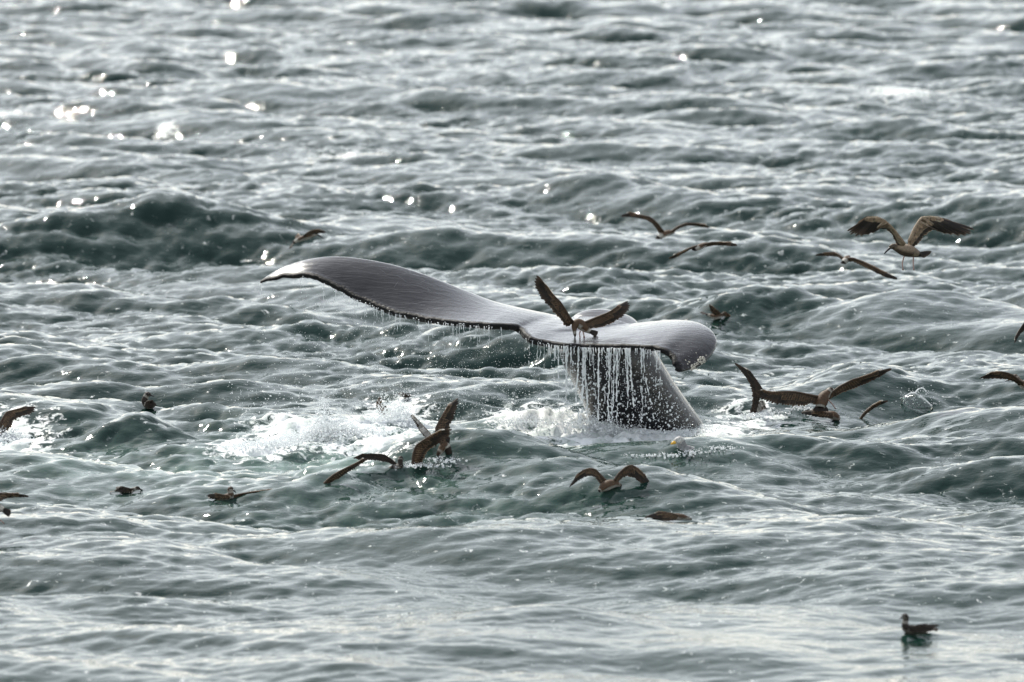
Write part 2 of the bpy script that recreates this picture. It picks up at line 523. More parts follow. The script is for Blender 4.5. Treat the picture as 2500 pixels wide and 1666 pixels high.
for i in range(0, NS, 2):
    edge_d = np.minimum(edge_d, np.linalg.norm(wco - Tp[i], axis=1))
fattr(whale_me, 'edge', np.clip(1 - edge_d / 0.075, 0, 1))
tips = np.minimum(np.linalg.norm(wco - Tp[-1], axis=1) / 0.55, np.linalg.norm(wco - Tp[0], axis=1) / 0.5)
fattr(whale_me, 'tip', np.clip(1 - tips, 0, 1))

m = Mat('wet whale skin')
oc = m.coords('Object')
streak = m.coords('Object', (3.5, 15.0, 15.0), (0, R(10), R(24)))
mott = m.noise(2.3, 6, 0.62, oc, 0.4)
col = m.mix(m.ramp(mott, 0.3, 0.75), (0.0045, 0.0045, 0.0055), (0.015, 0.0145, 0.017))
vo = m.node('ShaderNodeTexVoronoi', feature='DISTANCE_TO_EDGE')
vo.inputs['Scale'].default_value = 3.1
m.l.new(m.coords('Object', (1, 3.5, 2), (R(20), R(10), R(40))), vo.inputs['Vector'])
scr = m.math('MULTIPLY', m.math('LESS_THAN', vo.outputs['Distance'], 0.006), m.ramp(m.noise(1.7, 2, 0.5, oc), 0.52, 0.6))
col = m.mix(m.math('MULTIPLY', scr, 0.35), col, (0.20, 0.20, 0.21))
sp = m.ramp(m.noise(60.0, 2, 0.5, oc), 0.64, 0.72)
col = m.mix(m.math('MULTIPLY', sp, m.math('MULTIPLY', m.attr('tip'), 0.9)), col, (0.42, 0.42, 0.40))
edge = m.attr('edge')
knob = m.noise(46.0, 3, 0.6, oc)
col = m.mix(m.ramp(edge, 0.15, 0.7), col, m.mix(m.ramp(knob, 0.68, 0.76), (0.005, 0.005, 0.005), (0.18, 0.17, 0.15)))
m.set(m.p.inputs['Base Color'], col)
m.set(m.p.inputs['Roughness'], m.mixf(m.ramp(edge, 0.15, 0.7), m.mixf(m.noise(3.0, 4, 0.6, streak), 0.12, 0.34), 0.6))
m.p.inputs['IOR'].default_value = 1.31
m.set(m.p.inputs['Coat Weight'], m.mixf(m.ramp(edge, 0.1, 0.5), 0.85, 0.0))
m.p.inputs['Coat Roughness'].default_value = 0.11
m.p.inputs['Coat IOR'].default_value = 1.36
b1 = m.bump(m.noise(1.0, 5, 0.65, streak, 0.8), 0.5, 0.012)
b1 = m.bump(m.noise(2.6, 5, 0.6, streak, 1.2), 0.3, 0.004, b1)
b1 = m.bump(m.math('MULTIPLY', knob, edge), 0.9, 0.02, b1)
m.l.new(b1, m.p.inputs['Normal'])
m.l.new(b1, m.p.inputs['Coat Normal'])
whale_me.materials.clear()
whale_me.materials.append(m.m)
whale = empty('humpback_whale', WORG)
tag(whale, 'dark wet whale tail with raised flukes pouring water back into the sea', 'whale')
whale_body = link(bpy.data.objects.new('tail_body', whale_me), whale)
bpy.context.view_layer.update()
def whale_hit(px, py):
    o_ = whale_body.matrix_world.inverted() @ CAM
    ok, loc, nor, _ = whale_body.ray_cast(o_, ray(px, py).normalized())
    return (whale_body.matrix_world @ loc, nor.copy()) if ok else (None, None)

m = Mat('barnacle shell')
col = m.mix(m.noise(90.0, 3, 0.6, m.coords('Object')), (0.42, 0.38, 0.31), (0.72, 0.69, 0.62))
col = m.mix(m.attr('tint', 'Color'), (0.03, 0.025, 0.02), col)
m.set(m.p.inputs['Base Color'], col)
m.p.inputs['Roughness'].default_value = 0.7
BARN = m.m
def barnacle_mesh():
    s = Soup()
    segs = 9
    pr = [(1.0, -0.25, 1), (0.93, 0.25, 1), (0.66, 0.62, 1), (0.48, 0.60, 1), (0.36, 0.30, 0), (0.10, 0.22, 0)]
    a = np.linspace(0, 2 * np.pi, segs, endpoint=False)
    v, col = [], []
    for r_, z_, w_ in pr:
        for q, t in enumerate(a):
            rr_ = r_ * (1 + 0.09 * math.sin(3 * t + 1) + (0.06 if q % 2 else -0.03))
            v.append((rr_ * math.cos(t), rr_ * math.sin(t), z_)); col.append((w_, w_, w_))
    q4 = [(i * segs + j, i * segs + (j + 1) % segs, (i + 1) * segs + (j + 1) % segs, (i + 1) * segs + j) for i in range(len(pr) - 1) for j in range(segs)]
    s.add(v, q4, [(len(pr) * segs - segs, len(pr) * segs - segs + j, len(pr) * segs - segs + j + 1) for j in range(1, segs - 1)], np.array(col))
    return s.mesh('barnacle', (0, 0, 0), BARN)
bmesh_b = barnacle_mesh()
for px_, py_, r_ in [(1706.6, 881.4, 5.4), (1710.8, 875.0, 4.8), (1717.0, 875.2, 5.0), (1719, 882.5, 4.8), (1712.6, 885.6, 4.6), (1696.8, 890.6, 4.2), (1702.4, 888.0, 3.8),
                     (1689.8, 894.8, 4.8), (1695, 898.6, 4.4), (1688.3, 902.2, 4.2), (1683, 884, 2.6), (1679, 889, 2.2), (1674, 880, 1.8), (1724, 868, 2.2), (1700, 862, 1.6)]:
    hit, nor = whale_hit(px_, py_)
    if hit is None: continue
    o = link(bpy.data.objects.new('barnacle', bmesh_b), whale)
    o.location = Vector(hit) - WORG
    r_m = r_ * D0 / FPX
    o.scale = (r_m, r_m, r_m * 0.9)
    q_ = nor.to_track_quat('Z', 'Y')
    o.rotation_euler = (q_ @ Matrix.Rotation(px_ * 1.7, 3, 'Z').to_quaternion()).to_euler()

# ------------------------------------------------------------------ plumage
m = Mat('plumage')
oc = m.coords('Object')
tint = m.attr('tint', 'Color')
fl = m.noise(70.0, 3, 0.6, oc)
col = m.mix(m.ramp(fl, 0.25, 0.75), m.mix(0.52, tint, (0.0, 0.0, 0.0)), tint)
m.set(m.p.inputs['Base Color'], col)
m.p.inputs['Roughness'].default_value = 0.62
m.p.inputs['Sheen Weight'].default_value = 0.05
m.l.new(m.bump(fl, 0.4, 0.004), m.p.inputs['Normal'])
tr = m.node('ShaderNodeBsdfTranslucent')
m.l.new(col, tr.inputs['Color'])
ms = m.node('ShaderNodeMixShader')
ms.inputs[0].default_value = 0.33
m.l.new(m.p.outputs[0], ms.inputs[1]); m.l.new(tr.outputs[0], ms.inputs[2])
m.l.new(ms.outputs[0], m.n['Material Output'].inputs['Surface'])
PLUME = m.m
m = Mat('bill and leg horn')
m.set(m.p.inputs['Base Color'], m.attr('tint', 'Color'))
m.p.inputs['Roughness'].default_value = 0.35
HORN = m.m
DARK, BROWN, MIDB, TAN, CREAM, WHITE = (.026, .017, .012), (.095, .056, .032), (.085, .054, .033), (.21, .145, .09), (.38, .29, .20), (.74, .72, .67)
PAL = {
    'shearwater': dict(prim=DARK, primE=(.06, .042, .03), sec=(.045, .029, .019), secE=(.26, .185, .12), cov=BROWN, covE=(.48, .33, .20), under=(.62, .60, .56), arm=BROWN,
                       cap=(.075, .043, .024), collar=(.60, .56, .50), back=(.15, .088, .048), belly=WHITE, rump=(.72, .69, .62), tail=DARK),
    'dark': dict(prim=DARK, primE=(.05, .035, .025), sec=DARK, secE=(.07, .05, .035), cov=(.035, .022, .014), covE=(.09, .06, .04), under=(.62, .60, .56), arm=(.035, .022, .014),
                 cap=(.030, .018, .012), collar=(.55, .52, .47), back=(.035, .022, .014), belly=(.40, .37, .33), rump=(.3, .28, .25), tail=DARK),
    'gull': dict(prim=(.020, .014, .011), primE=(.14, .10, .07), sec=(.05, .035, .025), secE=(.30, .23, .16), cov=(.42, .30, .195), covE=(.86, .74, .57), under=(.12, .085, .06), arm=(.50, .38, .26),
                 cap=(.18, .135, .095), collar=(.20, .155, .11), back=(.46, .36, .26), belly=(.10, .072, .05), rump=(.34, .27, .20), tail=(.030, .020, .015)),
    'white': dict(prim=DARK, primE=DARK, sec=(.3, .3, .3), secE=WHITE, cov=(.35, .35, .36), covE=(.4, .4, .4), under=WHITE, arm=(.35, .35, .36),
                  cap=(.82, .82, .80), collar=(.82, .82, .80), back=(.40, .41, .42), belly=(.8, .8, .8), rump=(.8, .8, .8), tail=(.7, .7, .7)),
}
FW = np.array([-1.0, -0.6, 0.0, 0.6, 1.0])
FS = np.array([0.0, 0.15, 0.4, 0.65, 0.85, 0.95, 1.0])
FWID = np.array([0.55, 0.85, 0.98, 1.0, 0.85, 0.55, 0.10])
def feather(base, tip, wdir, width, nrm_, col, edge_c, lift_):
    ax = tip - base
    w = wdir - ax * np.dot(wdir, ax) / max(np.dot(ax, ax), 1e-9)
    w = w / max(np.linalg.norm(w), 1e-6)
    v = (base[None, None] + ax[None, None] * FS[:, None, None] + w[None, None] * (FW[None, :] * FWID[:, None] * width)[..., None]
         + nrm_[None, None] * (lift_ + (1 - FW ** 2)[None, :, None] * width * 0.16 + (FS * (1 - FS))[:, None, None] * np.linalg.norm(ax) * 0.10))
    nw = len(FW)
    q = [(i * nw + j, i * nw + j + 1, (i + 1) * nw + j + 1, (i + 1) * nw + j) for i in range(len(FS) - 1) for j in range(nw - 1)]
    c = np.zeros((len(FS), nw, 3))
    c[:] = col
    c[:, 0] = c[:, -1] = edge_c
    c[-1] = edge_c
    return v.reshape(-1, 3), q, c.reshape(-1, 3)

def bird(label, pal='shearwater', Y=None, water=None, spine=None, wings=(), tail=None, bill=None, legs=(), group=None, rings=20, billc=(.012, .011, .011), legc=(.33, .20, .17),
         split=False, name='shearwater', cat='bird', rump=(0.80, 0.93), eye=None, capend=0.16, legr=1.5):
    pl = PAL[pal]
    if Y is None: Y = sea_hit(*water).y
    g = np.random.default_rng(int(abs(Y) * 1000) + len(label))
    P = lambda p: np.array(at(p[0], p[1], Y + (p[2] if len(p) > 2 else 0.0)))
    k = Y / FPX
    mid = spine[len(spine) // 2]
    org = P(mid[:3]) - np.array([0, 0, mid[3] * k])
    root_ = empty(name, Vector(org))
    tag(root_, label, cat, group)
    # body: one surface from face to tail base
    ctl = [np.concatenate([P(s[:3]), [s[3] * k]]) for s in spine]
    cc = crom(ctl, rings)
    cc[:, 3] = np.maximum(cc[:, 3], 0.002)
    seg = 12
    v, q, t, ang = tube(cc[:, :3], cc[:, 3], seg, 0.92)
    s_ = np.linspace(0, 1, rings)[:, None] * np.ones((1, seg))
    ring_c = np.repeat(cc[:, None, :3], seg, 1)
    upn = ((v[:rings * seg].reshape(rings, seg, 3) - ring_c)[..., 2]) / cc[:, None, 3]
    colr = np.zeros((rings, seg, 3))
    for i in range(rings):
        for j in range(seg):
            u, h = s_[i, j], upn[i, j]
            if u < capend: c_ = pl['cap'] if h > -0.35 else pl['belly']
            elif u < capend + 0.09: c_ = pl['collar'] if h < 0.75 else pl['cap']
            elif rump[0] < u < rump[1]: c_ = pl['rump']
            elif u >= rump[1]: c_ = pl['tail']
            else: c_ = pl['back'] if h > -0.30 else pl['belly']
            colr[i, j] = np.array(c_) * g.uniform(0.8, 1.2)
    so = Soup()
    so.add(v, q, t, np.vstack([colr.reshape(-1, 3), colr[0, :1], colr[-1, :1]]))
    so.build('body', org, PLUME, root_)
    if bill:
        b_ = crom([np.concatenate([P(s[:3]), [s[3] * k]]) for s in bill], 8)
        s2 = Soup(); v, q, t, _ = tube(b_[:, :3], np.maximum(b_[:, 3], .0012), 8); s2.add(v, q, t, billc)
        s2.build('bill', org, HORN, root_)
    if eye:
        e_ = P(eye[:3]); s2 = Soup()
        v, q, t, _ = tube([e_ + np.array([0, 0, -.0045]), e_ + np.array([0, 0, -.002]), e_ + np.array([0, 0, .002]), e_ + np.array([0, 0, .0045])], [.001, .0045, .0045, .001], 8)
        s2.add(v, q, t, (.01, .008, .006)); s2.build('eye', org, HORN, root_)
    for lg in legs:
        pts = [P(p) for p in lg]
        s2 = Soup()
        v, q, t, _ = tube(polyline(pts, np.linspace(0, 1, 9)), np.linspace(1.15, .8, 9) * legr * k, 6); s2.add(v, q, t, legc)
        lo = s2.build('leg', org, HORN, root_)
        d_ = unit(pts[-1] - pts[-2]); sd = np.array([.8, -.6, 0])
        L_ = 7.0 * k
        fv = [pts[-1] - d_ * L_ * .9, pts[-1] - d_ * L_ * .1 + sd * L_ * .45, pts[-1] + d_ * L_ * .15, pts[-1] - d_ * L_ * .1 - sd * L_ * .45]
        off = np.array([0, -.004, 0])
        s3 = Soup(); s3.add(np.vstack([fv, np.array(fv) + off]), [(0, 1, 2, 3), (7, 6, 5, 4), (0, 4, 5, 1), (1, 5, 6, 2), (2, 6, 7, 3), (3, 7, 4, 0)], None, legc)
        s3.build('foot', Vector((0, 0, 0)), HORN, None).parent = lo
        s3_o = lo.children[0]; s3_o.location = -Vector(org)
    if tail:
        tb, t0, t1 = P(tail[0]), P(tail[1]), P(tail[2])
        s2 = Soup(); n = 7
        nn = unit(np.cross(t1 - t0, 0.5 * (t0 + t1) - tb)); nn = nn * np.sign(nn[2] + 1e-6)
        for i in range(n):
            f_ = i / (n - 1)
            tp = t0 * (1 - f_) + t1 * f_ + (0.5 * (t0 + t1) - tb) * 0.10 * (1 - (2 * f_ - 1) ** 2)
            v, q, c_ = feather(tb + (t1 - t0) * (f_ - .5) * 0.35, tp, t1 - t0, max(np.linalg.norm(t1 - t0) / n * 0.75, 0.008), nn, np.array(pl['tail']) * g.uniform(.8, 1.3), np.array(pl['primE']) * 0.8, i * .0006)
            s2.add(v, q, None, c_)
        s2.build('tail', org, PLUME, root_)
    for wg in wings:
        bone = [P(p) for p in wg['bone']]
        trail = [P(p) for p in wg['trail']]
        n = wg.get('n', 22)
        under = wg.get('under', False)
        fr = np.linspace(0, 1, n)
        tipsp = polyline(trail, fr ** 0.95)
        bs = polyline(bone[::-1], np.clip(fr * 1.0, 0, 1) ** 1.15)
        tang = np.gradient(tipsp, axis=0)
        nn = unit(np.cross(unit(tipsp - bs), unit(tang)).mean(0))
        tocam = unit(np.array(CAM) - bs.mean(0))
        if np.dot(nn, tocam) < 0: nn = -nn
        if under: nn = -nn
        s2 = Soup()
        # arm
        ab = polyline(bone, np.linspace(0, 1, 12))
        ar = np.interp(np.linspace(0, 1, 12), [0, .5, 1], [wg.get('r', 5.0), wg.get('r', 5.0) * .75, 1.6]) * k
        v, q, t, _ = tube(ab, ar, 8, 0.8)
        s2.add(v, q, t, np.array(pl['arm']))
        def put(i, frac, c_, e_, lift_, wmul):
            b_, tp_ = bs[i], bs[i] + (tipsp[i] - bs[i]) * frac
            w_ = max(np.linalg.norm(tang[i]), 0.006) * wmul
            return feather(b_, tp_, tang[i], w_, nn, np.array(c_) * g.uniform(.55, 1.6), np.array(e_) * g.uniform(.7, 1.2), lift_)
        feats = []
        for i in range(n):
            hand = fr[i] < 0.5
            ln = 1 + g.uniform(-.05, .03) - (0.05 if i % 2 else 0)
            feats.append(put(i, ln, pl['prim'] if hand else pl['sec'], pl['primE'] if hand else pl['secE'], -i * .0004, (0.46 if fr[i] < 0.3 else 0.6) if hand else 0.7))
        if not split:
            for v, q, c_ in feats: s2.add(v, q, None, c_)
        for i in range(n):                   # covert rows, upper and lower side
            hand = fr[i] < 0.42
            for frac, up_ in ((0.60, 1), (0.42, 2), (0.26, 3)):
                fq = frac * (0.5 if hand else 1.0) * g.uniform(.92, 1.08)
                cv = pl['sec'] if (hand and up_ == 1) else pl['cov']
                v, q, c_ = put(i, fq, cv, pl['secE'] if (hand and up_ == 1) else pl['covE'], .0028 * up_ - i * .0002, 0.66)
                s2.add(v, q, None, c_)
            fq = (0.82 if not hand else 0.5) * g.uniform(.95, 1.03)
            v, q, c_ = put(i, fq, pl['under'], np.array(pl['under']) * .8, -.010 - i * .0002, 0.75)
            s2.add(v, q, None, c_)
        wo_ = s2.build('wing', org, PLUME, root_)
        if split:
            for v, q, c_ in feats:
                s4 = Soup(); s4.add(v, q, None, c_)
                s4.build('feather', org, PLUME, wo_)
    return root_

# ------------------------------------------------------------------ the birds
W = lambda bone, trail, **kw: dict(bone=bone, trail=trail, **kw)
def z3(pts, d0, d1):                 # give a pixel polyline depths running from d0 to d1
    n = len(pts) - 1
    return [(p[0], p[1], d0 + (d1 - d0) * i / n) for i, p in enumerate(pts)]
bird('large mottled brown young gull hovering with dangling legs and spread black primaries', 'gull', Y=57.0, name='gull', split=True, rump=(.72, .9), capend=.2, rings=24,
     spine=[(2172, 605, -.05, 4.5), (2180, 602, -.04, 8), (2190, 605.5, -.02, 10.5), (2204, 610, 0, 15.5), (2220, 613, .03, 16.5), (2236, 618.5, .06, 11.5), (2247, 622.5, .08, 6)],
     bill=[(2174, 605, -.05, 3.4), (2166, 612, -.06, 2.6), (2161, 617.5, -.07, 2.0), (2159.5, 620.5, -.07, .7)], eye=(2174.5, 601, -.085),
     tail=((2243, 620, .08), (2258, 629, .10), (2274, 615, .16)),
     legs=[[(2208, 624, 0), (2202.5, 643, -.01), (2204.7, 660, -.02)], [(2230, 628, .02), (2229.5, 643, .01), (2231, 660, .0)]],
     wings=[W(z3([(2208, 596), (2194, 577), (2178, 556), (2160, 539), (2142, 530.5), (2121, 532)], -.05, -.28),
              z3([(2068.6, 564), (2072, 571), (2079, 574.5), (2094.6, 577.5), (2105, 576.6), (2121, 573), (2138, 564), (2147, 560), (2163, 559), (2176, 568), (2183, 586), (2190, 600)], -.42, -.05), n=24, r=5),
            W(z3([(2220, 590), (2234, 556.5), (2249, 532), (2266, 530), (2284, 533)], .05, .22),
              z3([(2379.5, 561), (2375.7, 569), (2365, 573), (2347.5, 575.5), (2332.6, 575), (2315, 573), (2300, 567), (2286.5, 560), (2273, 564), (2261, 574), (2252, 586), (2243, 597), (2230, 606)], .40, .08), n=26, r=5.5)])
h_, _ = whale_hit(1426, 823)
YF = (h_.y if h_ is not None else D0 - .3)
bird('brown shearwater with white collar landing on the fluke, wings held high, pecking', 'shearwater', Y=YF, split=True, rump=(.84, .95), capend=.14, rings=22,
     spine=[(1404, 821, -.03, 2.6), (1403.5, 816, -.03, 4.2), (1402.5, 808, -.02, 5.2), (1403, 797, 0, 8.8), (1409, 789, .02, 12), (1420, 794, .03, 13.5), (1429, 802, .03, 11.5), (1438, 808.5, .03, 7), (1443, 812, .03, 4.5)],
     bill=[(1404, 820, -.03, 2.2), (1403.5, 824, -.03, 1.6), (1403, 828, -.03, .6)], tail=((1437, 808, .03), (1454, 822, .03), (1460, 811, .06)),
     legs=[[(1423, 809, .02), (1425, 816, .0), (1426.5, 823.5, 0)], [(1417, 808, -.01), (1415, 815, -.02), (1416, 824, -.03)]],
     wings=[W(z3([(1398, 786), (1390, 776), (1379, 756), (1366.5, 737), (1350, 721), (1334.6, 705)], 0, -.10),
              z3([(1309, 671.7), (1305.6, 676), (1303.8, 687), (1305, 700), (1314, 717.6), (1323, 731.6), (1337, 745.6), (1350, 762), (1359, 771), (1371.6, 784), (1376, 795), (1384.4, 801), (1393, 793)], -.2, 0), n=24, r=5),
            W(z3([(1424, 790), (1453, 777.5), (1481, 766), (1499, 756), (1509, 749.5)], .02, .12),
              z3([(1534, 735.4), (1538, 740), (1540, 748), (1538, 756), (1532, 763.5), (1522, 775), (1513, 779), (1496.6, 789), (1481, 796.7), (1468.6, 799), (1455.8, 800.5), (1440, 802)], .22, .02), n=24, r=5)])
bird('shearwater with both wings raised above the foam, one pale underwing showing', 'shearwater', water=(1092, 1112), rump=(.5, .62),
     spine=[(1068, 1112, 0, 4), (1074, 1103, 0, 8), (1084, 1088, .02, 10), (1091, 1092, .03, 10.5), (1095, 1103, .03, 9.5), (1098, 1112, .03, 8)],
     tail=((1092, 1085, .03), (1078, 1072, .04), (1097, 1068, .05)),
     wings=[W(z3([(1084, 1092), (1072, 1072), (1064, 1050), (1072, 1032), (1083, 1011), (1095, 992)], 0, .10),
              z3([(1118, 973), (1121.8, 977), (1119, 990), (1115.8, 1004.5), (1108.5, 1022.7), (1101, 1035), (1099, 1050), (1099, 1068), (1098, 1086), (1096, 1098)], .18, .02), r=5),
            W(z3([(1064, 1088), (1056, 1068), (1048, 1057), (1034, 1042), (1021, 1027), (1010, 1017.5)], .05, .2),
              z3([(1002.4, 1014.8), (1005, 1021), (1009, 1028), (1014, 1037), (1023, 1053), (1031, 1062), (1041, 1073), (1052, 1088)], .26, .05), under=True, r=3)])
bird('shearwater plunging into the foam with one broad brown wing cocked out', 'shearwater', water=(1018, 1131),
     spine=[(992, 1146, -.02, 4), (1000, 1143, -.01, 8), (1012, 1138, 0, 10), (1026, 1138, .02, 10), (1038, 1142, .03, 6)],
     wings=[W(z3([(1008, 1136), (1009, 1112), (1016, 1089), (1032, 1077), (1052.7, 1063), (1071, 1055)], -.02, -.05),
              z3([(1103.6, 1049), (1102, 1056.7), (1096, 1066), (1086.7, 1075), (1077, 1081), (1065, 1088), (1053, 1096), (1044, 1106), (1037, 1120), (1031, 1132)], -.10, .03), r=5)])
bird('shearwater swimming behind a wave crest with round dark head and arched wing', 'dark', water=(972, 1138), rump=(.6, .75),
     spine=[(979, 1115, .02, 4.5), (977.5, 1121, .01, 6.8), (977, 1130, 0, 6.6), (975, 1139, -.01, 9), (960, 1146, -.02, 11), (944, 1150, -.02, 6)],
     bill=[(980, 1120, .05, 2), (986, 1123, .10, .7)],
     wings=[W(z3([(974, 1139), (953, 1121), (939, 1112), (929.6, 1110), (906, 1109), (887.5, 1111)], 0, -.03),
              z3([(862, 1119.7), (866, 1121.5), (872.6, 1123.5), (883, 1124), (897, 1124), (913.7, 1124.4), (929.6, 1126), (946.4, 1129), (955.8, 1133), (966, 1140)], -.05, -.02), r=3.5)])
bird('submerged shearwater with one slim wing slanting up out of pale churned water', 'shearwater', water=(796, 1181),
     spine=[(770, 1196, 0, 4), (776, 1194, 0, 8), (788, 1193, 0, 10), (800, 1195, 0, 8), (808, 1198, 0, 4)],
     wings=[W(z3([(783, 1190), (796, 1176), (812.7, 1161), (832, 1150), (859.5, 1136), (883, 1124)], 0, .05),
              z3([(896, 1122), (890, 1129), (877, 1137), (868, 1144.5), (853, 1153), (840, 1161), (832, 1168), (819, 1173), (806, 1180), (794, 1188)], .06, .02), r=4.5)])
bird('shearwater on the water with drooping half spread wings, white rump edge toward the foam', 'shearwater', water=(1476, 1200), split=True, rump=(.86, .96),
     spine=[(1516, 1187, .08, 3.5), (1511, 1184, .07, 6.5), (1502, 1182, .05, 9.5), (1489, 1183, .02, 13.5), (1475, 1189, -.02, 13), (1466, 1197, -.04, 7), (1463, 1199, -.05, 4)],
     wings=[W(z3([(1482, 1178), (1465, 1160), (1454, 1148), (1441.7, 1144), (1425.7, 1148), (1411, 1159)], .02, .05),
              z3([(1389.5, 1191), (1393.6, 1188.5), (1406, 1178), (1422, 1167), (1438, 1162), (1450.7, 1164), (1459.6, 1176), (1468, 1187)], .06, 0), r=5),
            W(z3([(1497, 1178), (1511, 1157), (1527, 1142), (1540, 1136), (1554, 1142), (1570, 1158)], .03, .10),
              z3([(1591.7, 1188), (1590, 1195), (1582.8, 1193.5), (1568.5, 1183), (1550.6, 1170), (1534.6, 1163), (1518.5, 1169), (1507.8, 1180), (1496, 1190)], .12, .02), r=5)])
bird('shearwater with wings folded dipping its head under the smooth silver water', 'shearwater', water=(1635, 1272), rump=(.55, .60), capend=.08,
     spine=[(1689, 1269, 0, 2.4), (1680, 1266, 0, 5), (1666, 1262.5, 0, 8), (1650, 1262, 0, 9.5), (1633, 1262, 0, 10.5), (1614, 1262, 0, 9.5), (1600, 1264, 0, 5), (1592, 1264.5, 0, 3)],
     tail=((1598, 1263, 0), (1572, 1264.5, .04), (1576, 1266.5, -.04)),
     wings=[W([(1655, 1259, -.05), (1640, 1254, -.06), (1624, 1252, -.06), (1612, 1252, -.05)], [(1575, 1264, -.03), (1590, 1265, -.05), (1606, 1269, -.07), (1625, 1271, -.08), (1645, 1270, -.07)], n=12, r=3)])
bird('lone shearwater resting on blurred rippled water, white throat and lifted black wing tips', 'dark', water=(2235, 1546), rump=(.86, .93), capend=.30,
     spine=[(2206, 1505, -.03, 6), (2211, 1506.5, 0, 9), (2211, 1515, 0, 8.2), (2209.5, 1524, 0, 9), (2214, 1535, 0, 12.5), (2234, 1537, .02, 11.5), (2258, 1537, .04, 8.5), (2276, 1536, .05, 5)],
     bill=[(2204, 1507, -.04, 3), (2199, 1509.5, -.06, 2), (2196, 1511.5, -.07, .7)], tail=((2270, 1536, .05), (2288, 1542, .03), (2290, 1535, .08)),
     wings=[W([(2222, 1533, -.05), (2238, 1528, -.06), (2255, 1528, -.05)], [(2292, 1527.5, .02), (2280, 1534, -.02), (2260, 1541, -.06), (2240, 1544, -.07), (2226, 1543, -.06)], n=12, r=3)])
bird('brown capped shearwater sitting upright on a small wave peak, wings folded', 'dark', water=(361, 1000), rump=(.85, .9), capend=.24,
     spine=[(366, 964, .02, 4.5), (360, 963.5, 0, 7.6), (356, 969, 0, 7.2), (353.5, 978, 0, 9.5), (360, 987, .0, 12.5), (369, 989, .02, 10.5), (377, 990, .04, 5)],
     bill=[(365, 965, .02, 2.6), (370, 966, .04, 1.9), (376, 967.5, .06, 1.2)], eye=(363, 962, -.06),
     wings=[W([(358, 982, -.08), (364, 979, -.09), (371, 979, -.08)], [(383, 991, .0), (378, 993, -.04), (370, 998, -.08), (362, 998, -.10), (356, 994, -.09)], n=9, r=3)])
bird('small dark shearwater floating low with neck drawn in, beyond the outstretched slim wing', 'dark', water=(306, 1203), rump=(.85, .9), capend=.24,
     spine=[(340, 1194, .02, 3.6), (335, 1192, 0, 5.4), (328, 1194.5, 0, 5), (318, 1197.5, 0, 6), (303, 1197, 0, 7), (289, 1197.5, 0, 4.5), (280, 1199, 0, 2.5)],
     bill=[(340, 1194, .02, 2), (346, 1196.5, .03, 1.6), (351, 1200, .03, .9)], tail=((285, 1199, 0), (268, 1201, .03), (270, 1203, -.03)),
     wings=[W([(320, 1195, -.06), (306, 1190.5, -.06), (294, 1190, -.05)], [(283, 1190, 0), (280, 1196, -.03), (292, 1202, -.06), (306, 1203, -.07), (316, 1202, -.06)], n=9, r=2.5)])
bird('shearwater floating with russet head up and one slim wing stretched flat along the water', 'shearwater', water=(548, 1219), rump=(.9, .95), capend=.26,
     spine=[(567, 1194, -.01, 5), (562.5, 1195, 0, 8), (563, 1203, 0, 7.6), (563, 1210, 0, 8.5), (550, 1214, 0, 8), (535, 1215, 0, 6), (520, 1215, 0, 3.5)],
     bill=[(569, 1197, .02, 2.2), (573, 1200, .04, 1.7), (576, 1204, .05, .8)], tail=((524, 1214, 0), (507, 1212, .04), (511, 1219, -.03)),
     wings=[W(z3([(570, 1211), (590, 1206), (610, 1202.5), (639.7, 1199), (663.5, 1197.5)], 0, .15), z3([(684, 1199.5), (670, 1202), (654.6, 1204), (624.8, 1209), (595, 1213), (578, 1214)], .22, .02), r=3),
            W([(556, 1210, -.06), (542, 1208.5, -.07), (530, 1209, -.06)], [(505, 1211, 0), (515, 1218, -.03), (532, 1220, -.06), (548, 1220, -.07), (558, 1219, -.06)], n=9, r=2.5)])
bird('brown shearwater with one wing crooked up over a small white splash', 'shearwater', Y=sea_hit(20, 1062).y,
     spine=[(-52, 1046, .02, 4), (-44, 1046, .02, 8), (-26, 1052, 0, 13), (-8, 1058, 0, 13), (6, 1062, 0, 8)],
     wings=[W(z3([(-12, 1050), (0, 1034), (7.7, 1022), (15.3, 1008), (26, 1004), (42, 1000), (57.4, 997)], 0, .12),
              z3([(88, 994.4), (87, 1000), (84, 1006), (75.7, 1013), (61, 1015), (46, 1022), (33, 1031), (30, 1041), (25, 1048), (8, 1060), (-6, 1064)], .2, 0), r=5)])
bird('shearwater taking off low with black forked tail, white rump and trailing foot', 'shearwater', Y=sea_hit(10, 1290).y - .4, rump=(.78, .95),
     spine=[(-64, 1222, .1, 5), (-54, 1222, .08, 8), (-34, 1230, .04, 14), (-12, 1238, 0, 13), (2, 1243, -.02, 9), (10, 1246, -.03, 6)],
     tail=((4, 1244, -.02), (22, 1262, -.03), (27, 1247, .0)), legs=[[(-8, 1252, -.02), (-2, 1268, -.02), (11, 1279, -.03)]],
     wings=[W(z3([(-26, 1224), (-12, 1210), (0, 1205), (15, 1206.5), (38, 1208)], 0, .2), z3([(70, 1213), (53.6, 1214), (29, 1215), (15, 1218), (4.6, 1224), (-12, 1234)], .34, 0), r=5),
            W(z3([(-34, 1226), (-60, 1204), (-84, 1192), (-110, 1194)], 0, .1), z3([(-160, 1214), (-130, 1210), (-90, 1212), (-60, 1222), (-40, 1236)], .15, 0), r=5)])
